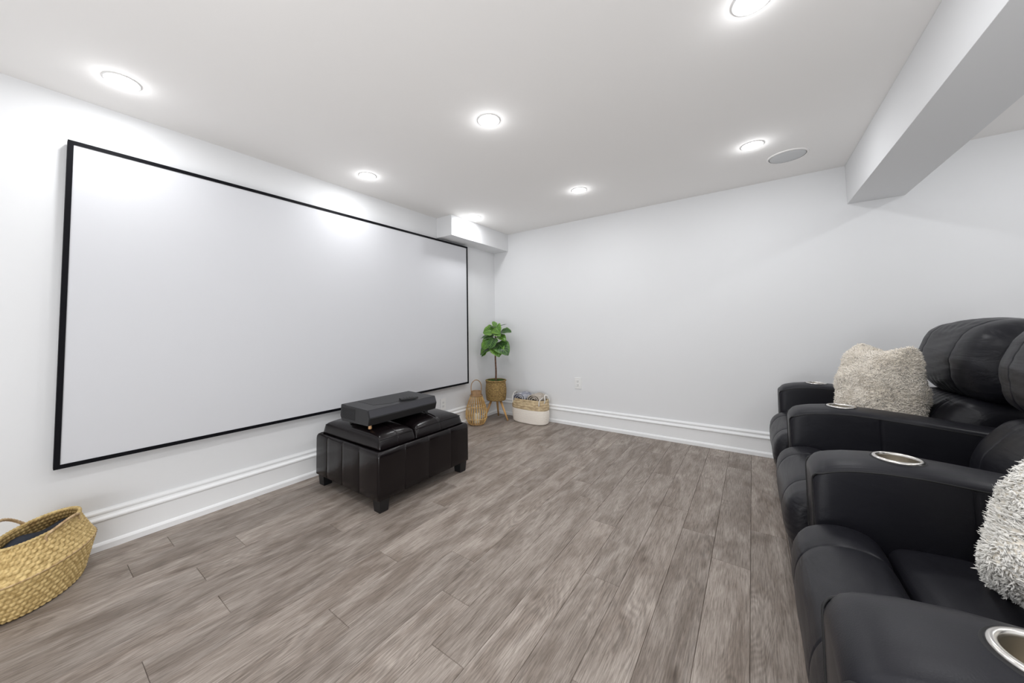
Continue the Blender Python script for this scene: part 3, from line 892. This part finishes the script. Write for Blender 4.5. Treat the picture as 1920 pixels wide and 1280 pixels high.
# ------------------------------------------------------------------ bamboo lantern
lt = thing('bamboo_lantern', 'pear-shaped bamboo slat lantern with a hoop handle on the floor in the corner', 'lantern', (.136, -.548, 0))
lt.scale = (.955, .955, .97)
prof = [(.082, .006), (.098, .03), (.113, .07), (.119, .115), (.115, .16), (.099, .22), (.080, .275), (.063, .318)]
PP = smooth_open([(r, 0, z) for r, z in prof], 4)
NS = 24
sv = None
for k in range(NS):
    wdt = .0044
    V = []; F = []
    for i, p in enumerate(PP):
        for (dr, dy) in ((0, -wdt), (.0035, -wdt), (.0062, 0), (.0035, wdt), (0, wdt)):
            V.append((p[0] + dr, dy, p[2]))
    for i in range(len(PP) - 1):
        for j in range(5):
            a = i * 5 + j; b = i * 5 + (j + 1) % 5; F.append((a, b, b + 5, a + 5))
    if k == 0:
        s0 = obj('slat', V, F, M['bamboo'], lt)
    else:
        s1 = s0.copy(); COL.objects.link(s1); s1.rotation_euler = (0, 0, 2 * math.pi * k / NS)
def hoop(name, R, z, r, m, parent, n=48, k=8, loc=(0, 0, 0)):
    pr = [(R + r * math.cos(a), z + r * math.sin(a)) for a in np.linspace(0, 2 * math.pi, k + 1)]
    return lathe(name, pr, m, parent, n, loc=loc)
hoop('hoop', .1215, .055 + .02, .0032, M['bamboo'], lt)
hoop('hoop', .1095, .205, .0032, M['bamboo'], lt)
hoop('bottom_ring', .080, .010, .0085, M['bamboo_dark'], lt)
lathe('base_plate', [(.0005, .012), (.078, .012), (.082, .006), (.0005, .004)], M['bamboo_dark'], lt, 40)
hoop('top_ring', .0675, .322, .0075, M['bamboo_dark'], lt)
lathe('collar', [(.0585, .322), (.0585, .368), (.056, .372), (.052, .368), (.052, .322)], M['bamboo_dark'], lt, 48)
hd = [(0, s * .0585, z) for s, z in ((-1, .335), (-1, .37))] + [(0, -.060, .42), (0, -.050, .46), (0, -.026, .486), (0, 0, .494), (0, .026, .486), (0, .050, .46), (0, .060, .42)] + [(0, .0585, .37), (0, .0585, .335)]
h_ = tube('handle', hd, .0048, M['bamboo_dark'], lt, n=8, per=5, flat=.6)
h_.rotation_euler = (0, 0, math.radians(-128 + 90))
lathe('candle', [(.0005, .014), (.034, .014), (.036, .018), (.036, .115), (.033, .12), (.0005, .117)], M['candle'], lt, 32)
tube('wick', [(0, 0, .116), (.001, 0, .128)], .0009, M['slot'], lt, n=5, smooth_path=False)

# ------------------------------------------------------------------ plant in woven pot on tripod
PX, PYc = .195, -.262
pt = thing('potted_tree', 'small artificial fiddle-leaf tree in a woven pot on a wooden tripod in the corner', 'plant', (PX, PYc, 0))
prof = [(.0005, .219), (.09, .218), (.108, .222)]
nco = 13
for k in range(nco):
    z0 = .226 + k * .0162
    bulge = .112 + .010 * math.sin(math.pi * (k + .5) / nco)
    for a in (-70, -35, 0, 35, 70):
        prof.append((bulge + .0045 * math.cos(math.radians(a)) - .0045, z0 + .0081 + .0081 * math.sin(math.radians(a))))
zr = .226 + nco * .0162
prof += [(.118, zr), (.121, zr + .006), (.119, zr + .014), (.111, zr + .016), (.107, zr + .008), (.107, zr - .02), (.10, zr - .04)]
pot = lathe('woven_pot', prof, M['seagrass'], pt, 120, disp=lambda a, z: .0018 * math.sin(a * 60 + (int(z / .0172) % 2) * math.pi) if z < .435 else .0015 * math.sin(a * 45))
tube('pot_handle', [(-.118, -.03, .425), (-.131, -.015, .415), (-.133, 0, .38), (-.131, .015, .415), (-.118, .03, .425)], .005, M['bark'], pot, n=6, flat=.6)
mp_ = []
rs = np.random.RandomState(4)
V = [(0, 0, zr - .004)]; F = []
for ri, rr in enumerate((.03, .06, .085, .106)):
    for j in range(28):
        a = 2 * math.pi * j / 28; V.append((rr * math.cos(a), rr * math.sin(a), zr - .004 + .010 * rs.rand() * (rr < .1)))
for j in range(28): F.append((0, 1 + j, 1 + (j + 1) % 28))
for ri in range(3):
    for j in range(28):
        a = 1 + ri * 28 + j; b = 1 + ri * 28 + (j + 1) % 28; F.append((a, a + 28, b + 28, b))
mo = obj('moss', V, F, M['moss'], pot); mo['kind'] = 'stuff'
tv = []; tf = []
for k in range(700):
    a = rs.rand() * 6.28; rr = .102 * math.sqrt(rs.rand()); x, y = rr * math.cos(a), rr * math.sin(a)
    dx, dy = rs.randn(2) * .006; h = .010 + .012 * rs.rand(); b = len(tv); q = rs.rand() * 6.28
    tv += [(x - .002 * math.cos(q), y - .002 * math.sin(q), zr - .002), (x + .002 * math.cos(q), y + .002 * math.sin(q), zr - .002), (x + dx, y + dy, zr + h)]
    tf.append((b, b + 1, b + 2))
mo2 = obj('moss_tufts', tv, tf, M['moss'], pot, smooth=False); mo2['kind'] = 'stuff'
for ang in (3, 117, 240):
    a = math.radians(ang); c, s = math.cos(a), math.sin(a)
    P0 = Vector((c * .060, s * .060, .220)); P1 = Vector((c * .155, s * .155, .004))
    tube('leg', [P0, (P0 + P1) / 2, P1], .0095, M['tripod'], pt, n=12, smooth_path=False, radii=[.0135, .0120, .0085])
trunk = tube('trunk', [(0, 0, .42), (.004, 0, .55), (-.004, .002, .68), (0, 0, .78), (.004, 0, .90), (.0, 0, 1.0), (.0, 0, 1.07)], .008, M['bark'], pt, n=10, per=6, radii=[.0115, .0105, .0095, .009, .0075, .005, .003])

def leaf(base, tip, width, bend, m, roll=0.0, cup=.10, n=14, mw=9):
    """broad leaf from base to tip; lies in the plane given by roll; drooping with bend."""
    base = np.array(base, float); tip = np.array(tip, float)
    L = np.linalg.norm(tip - base); d = (tip - base) / L
    up_ = np.array([0, 0, 1.0])
    side = np.cross(d, up_)
    if np.linalg.norm(side) < .15: side = np.array([.8, .6, 0])
    side /= np.linalg.norm(side); nn = np.cross(side, d)
    cr, sr = math.cos(roll), math.sin(roll)
    side, nn = side * cr + nn * sr, nn * cr - side * sr
    V = []; F = []; UV = []
    for i in range(n):
        u = i / (n - 1)
        wv = width / 2 * (max(0, math.sin(math.pi * u ** .72)) ** .62) if 0 < i < n - 1 else .0006
        c0 = base + d * L * u + nn * bend * L * math.sin(math.pi * u) 
        for j in range(mw):
            q = -1 + 2 * j / (mw - 1)
            wave = .035 * width * math.sin(u * 15 + 2 * (q > 0)) * abs(q) ** 2
            vein = .012 * width * math.cos((u - .38 * abs(q)) * 40) * (1 - q * q)
            V.append(c0 + side * wv * q + nn * (cup * wv * (abs(q) ** 1.5) * 2 + wave + vein)); UV.append((u, (q + 1) / 2))
    for i in range(n - 1):
        for j in range(mw - 1):
            a = i * mw + j; F.append((a, a + 1, a + mw + 1, a + mw))
    o = obj('leaf', V, F, m, pt, uvs=UV)
    sm = o.modifiers.new('s', 'SOLIDIFY'); sm.thickness = .0012
    return o
S = (.222 - PX, -.28 - PYc)     # world shift helpers below
Ld, Ll = M['leaf_dark'], M['leaf_light']
def wl(b, t_, w_, bend, m, roll=0, cup=.1):
    b = (b[0] - PX, b[1] - PYc, b[2]); t_ = (t_[0] - PX, t_[1] - PYc, t_[2])
    leaf(b, t_, w_, bend, m, roll, cup)
    if abs(b[0]) + abs(b[1]) > .02:
        tube('leaf_stem', [(0, 0, b[2] - .035), ((b[0]) * .5, (b[1]) * .5, b[2] - .008), b], .0018, M['bark'], pt, n=5, per=3)
R_ = math.radians
wl((.215, -.275, 1.065), (.180, -.29, 1.125), .062, .05, Ll, R_(60))
wl((.215, -.27, 1.03), (.150, -.33, 1.075), .055, .1, Ld, R_(20))
wl((.215, -.27, 1.05), (.33, -.22, 1.09), .03, .05, Ld, R_(10))
wl((.205, -.285, 1.015), (.075, -.34, .995), .155, .12, Ll, R_(52))
wl((.225, -.285, 1.060), (.340, -.36, .985), .145, .12, Ll, R_(-52))
wl((.265, -.26, .995), (.435, -.28, 1.000), .110, .10, Ld, R_(-38))
wl((.235, -.31, .985), (.355, -.38, .955), .085, .10, Ll, R_(-35))
wl((.250, -.28, .955), (.385, -.32, .900), .100, .12, Ll, R_(-30))
wl((.200, -.27, .965), (.015, -.31, .925), .080, .08, Ld, R_(28))
wl((.195, -.29, .955), (.080, -.36, .900), .090, .10, Ld, R_(30))
wl((.205, -.29, .930), (.085, -.38, .800), .165, .12, Ld, R_(35))
wl((.190, -.31, .920), (.120, -.40, .795), .150, .12, Ll, R_(30))
wl((.220, -.33, .935), (.228, -.41, .810), .165, .10, Ld, 0, .05)
wl((.205, -.28, .850), (.030, -.34, .735), .200, .12, Ld, R_(38))
wl((.195, -.29, .845), (.075, -.37, .715), .165, .12, Ll, R_(30))
wl((.235, -.28, .870), (.425, -.33, .745), .190, .12, Ld, R_(-38))
wl((.240, -.29, .850), (.330, -.37, .725), .180, .12, Ll, R_(-25))
wl((.22, -.24, .87), (.27, -.13, .80), .14, .1, Ld)
wl((.215, -.25, .88), (.13, -.14, .81), .13, .1, Ld)
wl((.215, -.25, .99), (.15, -.14, .95), .11, .1, Ld)

# ------------------------------------------------------------------ rope basket with blankets
bk = thing('rope_basket', 'oval white rope basket with a straw-coloured top band by the back wall', 'basket', (.586, -.150, 0), math.radians(-3))
def coil_prof(rows):
    """rows: list of (r,z) at coil centres -> scalloped profile"""
    out = []
    for i in range(len(rows) - 1):
        (r0, z0), (r1, z1) = rows[i], rows[i + 1]
        for k in range(6):
            t_ = k / 6; out.append((r0 + (r1 - r0) * t_ + .0030 * abs(math.sin(math.pi * t_)), z0 + (z1 - z0) * t_))
    out.append(rows[-1]); return out
sxb, syb = 1.17, .56
rows = [(.172, .004), (.180, .012)] + [(.180 + .010 * math.sin(math.pi * k / 16 * .9), .012 + .0108 * k) for k in range(1, 14)]
zt_ = rows[-1][1]
prof = [(.0005, .003), (.15, .002)] + coil_prof(rows)
lathe('cotton_body', prof, M['cotton'], bk, 96, sx=sxb, sy=syb, power=2.7)
rt_ = rows[-1][0]
rows2 = [(rt_ + .0015, zt_ + .0005), (rt_ + .003, zt_ + .026), (rt_ + .001, zt_ + .056), (rt_ - .002, zt_ + .082), (rt_ - .002, zt_ + .108)]
prof = coil_prof(rows2) + [(rt_ - .007, zt_ + .110), (rt_ - .009, zt_ + .09), (rt_ - .009, .02), (.0005, .012)]
lathe('jute_band', prof, M['jute'], bk, 96, sx=sxb, sy=syb, power=2.7)
ztop = zt_ + .108
for s in (-1, 1):
    o = tube('handle', [(s * .202, -.045, ztop - .035), (s * .218, -.045, ztop), (s * .206, -.030, ztop + .042), (s * .196, 0, ztop + .054), (s * .206, .030, ztop + .042), (s * .218, .045, ztop), (s * .202, .045, ztop - .035)],
         .0065, M['white_leather'], bk, n=8, per=5, flat=.7)
    o = tube('handle_tab', [(s * .172, -.093, ztop - .052), (s * .174, -.0925, ztop - .012), (s * .178, -.082, ztop + .008), (s * .196, -.04, ztop + .035)], .010, M['white_leather'], bk, n=8, per=4, flat=.3)
def blanket(name, label, m, x0, x1, z0):
    """rolled blanket: spiral end, axis along y"""
    t = thing(name, label, 'blanket', ((x0 + x1) / 2, -.150, z0))
    R = (x1 - x0) / 2
    pts = []
    tot = 2.6 * 2 * math.pi
    N = 90
    for i in range(N):
        a = tot * i / (N - 1); r_ = .012 + (R - .018) * i / (N - 1)
        pts.append((r_ * math.cos(a), r_ * .62 * math.sin(a)))
    out = []
    th = .0105
    for k, (x, z) in enumerate(pts):
        r_ = math.hypot(x, z); out.append((x * (1 + th / r_), z * (1 + th / r_)))
    lp = out + pts[::-1]
    secs = []
    for y, k in ((-.082, .93), (-.078, .99), (-.05, 1.0), (0, 1.01), (.05, 1), (.078, .99), (.082, .93)):
        secs.append([(x * k, y, z * k) for x, z in lp])
    loft('rolled_cloth', secs, m, t)
    return t
blanket('blanket', 'grey rolled blanket in the left half of the rope basket', M['towel_grey'], .410, .578, .266)
blanket('blanket', 'beige rolled blanket in the right half of the rope basket', M['towel_beige'], .592, .764, .266)

# ------------------------------------------------------------------ belly basket at left
bb = thing('belly_basket', 'folded woven seagrass belly basket with twine handles by the left wall', 'basket', (.228, -3.458, 0), .983)
def ell_lathe(name, rows, m, n=520, weave=.0062, flip=1):
    """rows: (a,b,z) semi axes; woven relief pushed along the outward direction"""
    V = []; F = []
    rows = np.array(rows)
    # dense resample in z
    s = np.concatenate([[0], np.cumsum(np.linalg.norm(np.diff(rows, axis=0), axis=1))])
    S_ = np.linspace(0, s[-1], max(12, int(s[-1] / .0019)))
    rr = np.stack([np.interp(S_, s, rows[:, k]) for k in range(3)], 1)
    for i, (a, b, z) in enumerate(rr):
        ph = S_[i] / .0175
        row = int(ph); fr = ph - row
        for j in range(n):
            t_ = 2 * math.pi * j / n
            w_ = weave * (abs(math.sin(t_ * 26 + (row % 2) * math.pi / 2)) * math.sin(math.pi * fr) ** .7)
            c, s_ = math.cos(t_), math.sin(t_)
            V.append(((a + w_ * flip) * c, (b + w_ * flip) * s_, z))
    for i in range(len(rr) - 1):
        for j in range(n):
            p = i * n + j; q = i * n + (j + 1) % n; F.append((p, q, q + n, p + n))
    return obj(name, V, F, m, bb)
lo_ = [(.070, .12, .003), (.100, .172, .006), (.104, .184, .022), (.112, .200, .07), (.120, .216, .12), (.125, .226, .146), (.1255, .2265, .150)]
hi_ = [(.1255, .2265, .150), (.122, .221, .155), (.108, .202, .185), (.092, .183, .22), (.081, .168, .248), (.079, .1655, .262)]
ell_lathe('lower_body', lo_, M['straw'])
ell_lathe('upper_body', hi_, M['straw'])
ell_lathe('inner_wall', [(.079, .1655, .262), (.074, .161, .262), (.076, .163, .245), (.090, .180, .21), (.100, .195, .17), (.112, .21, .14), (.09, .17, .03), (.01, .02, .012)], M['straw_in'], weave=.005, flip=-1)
def ring_path(a, b, z, t0, t1, n=20, dz=0): return [(a * math.cos(t_), b * math.sin(t_), z + dz * math.sin(math.pi * (i / (n - 1)))) for i, t_ in enumerate(np.linspace(t0, t1, n))]
tube('rim_braid', ring_path(.0785, .165, .264, 0, 2 * math.pi, 70), .0062, M['straw'], bb, n=8, per=4, twist=.8)
tube('ridge_braid', ring_path(.1265, .2275, .150, 0, 2 * math.pi, 70), .0028, M['twine'], bb, n=6, per=3, twist=.8)
def bb_handle(t0, t1, outa, lift, name='handle'):
    P = []
    n = 13
    for i in range(n):
        u = i / (n - 1); t_ = t0 + (t1 - t0) * u; k = 1 + outa * math.sin(math.pi * u)
        P.append((.0805 * k * math.cos(t_), .167 * k * math.sin(t_), .258 + lift * math.sin(math.pi * u)))
    P = [(P[0][0] * 1.04, P[0][1] * 1.02, .236)] + P + [(P[-1][0] * 1.04, P[-1][1] * 1.02, .236)]
    return tube(name, P, .0052, M['twine'], bb, n=8, per=6, twist=.9)
BBH = [(-.50, .52, .16, .026), (2.78, 4.1, .10, .07)]
for h in BBH: bb_handle(*h)
# dark cloth inside
cl = thing('navy_blanket', 'navy blue folded cloth inside the woven belly basket', 'blanket', (.228, -3.458, .10), .983)
V = []; F = []
for i in range(14):
    k = i / 13 * .97
    for j in range(48):
        a = 2 * math.pi * j / 48
        x, y = .083 * k * math.cos(a), .172 * k * math.sin(a)
        z = .124 + .006 * math.sin(x * 60 + y * 18) + .006 * math.sin(y * 34 + 1) - .04 * max(0, k - .8)
        V.append((x, y, z))
for i in range(13):
    for j in range(48):
        a = i * 48 + j; b = i * 48 + (j + 1) % 48; F.append((a, a + 48, b + 48, b))
nv = len(V)
for j in range(48): V.append((V[13 * 48 + j][0] * .9, V[13 * 48 + j][1] * .9, -.06))
for j in range(48):
    a = 13 * 48 + j; b = 13 * 48 + (j + 1) % 48; F.append((a, nv + j, nv + (j + 1) % 48, b))
F.append(tuple(range(nv, nv + 48)))
obj('folded_cloth', V, F, M['navy'], cl)
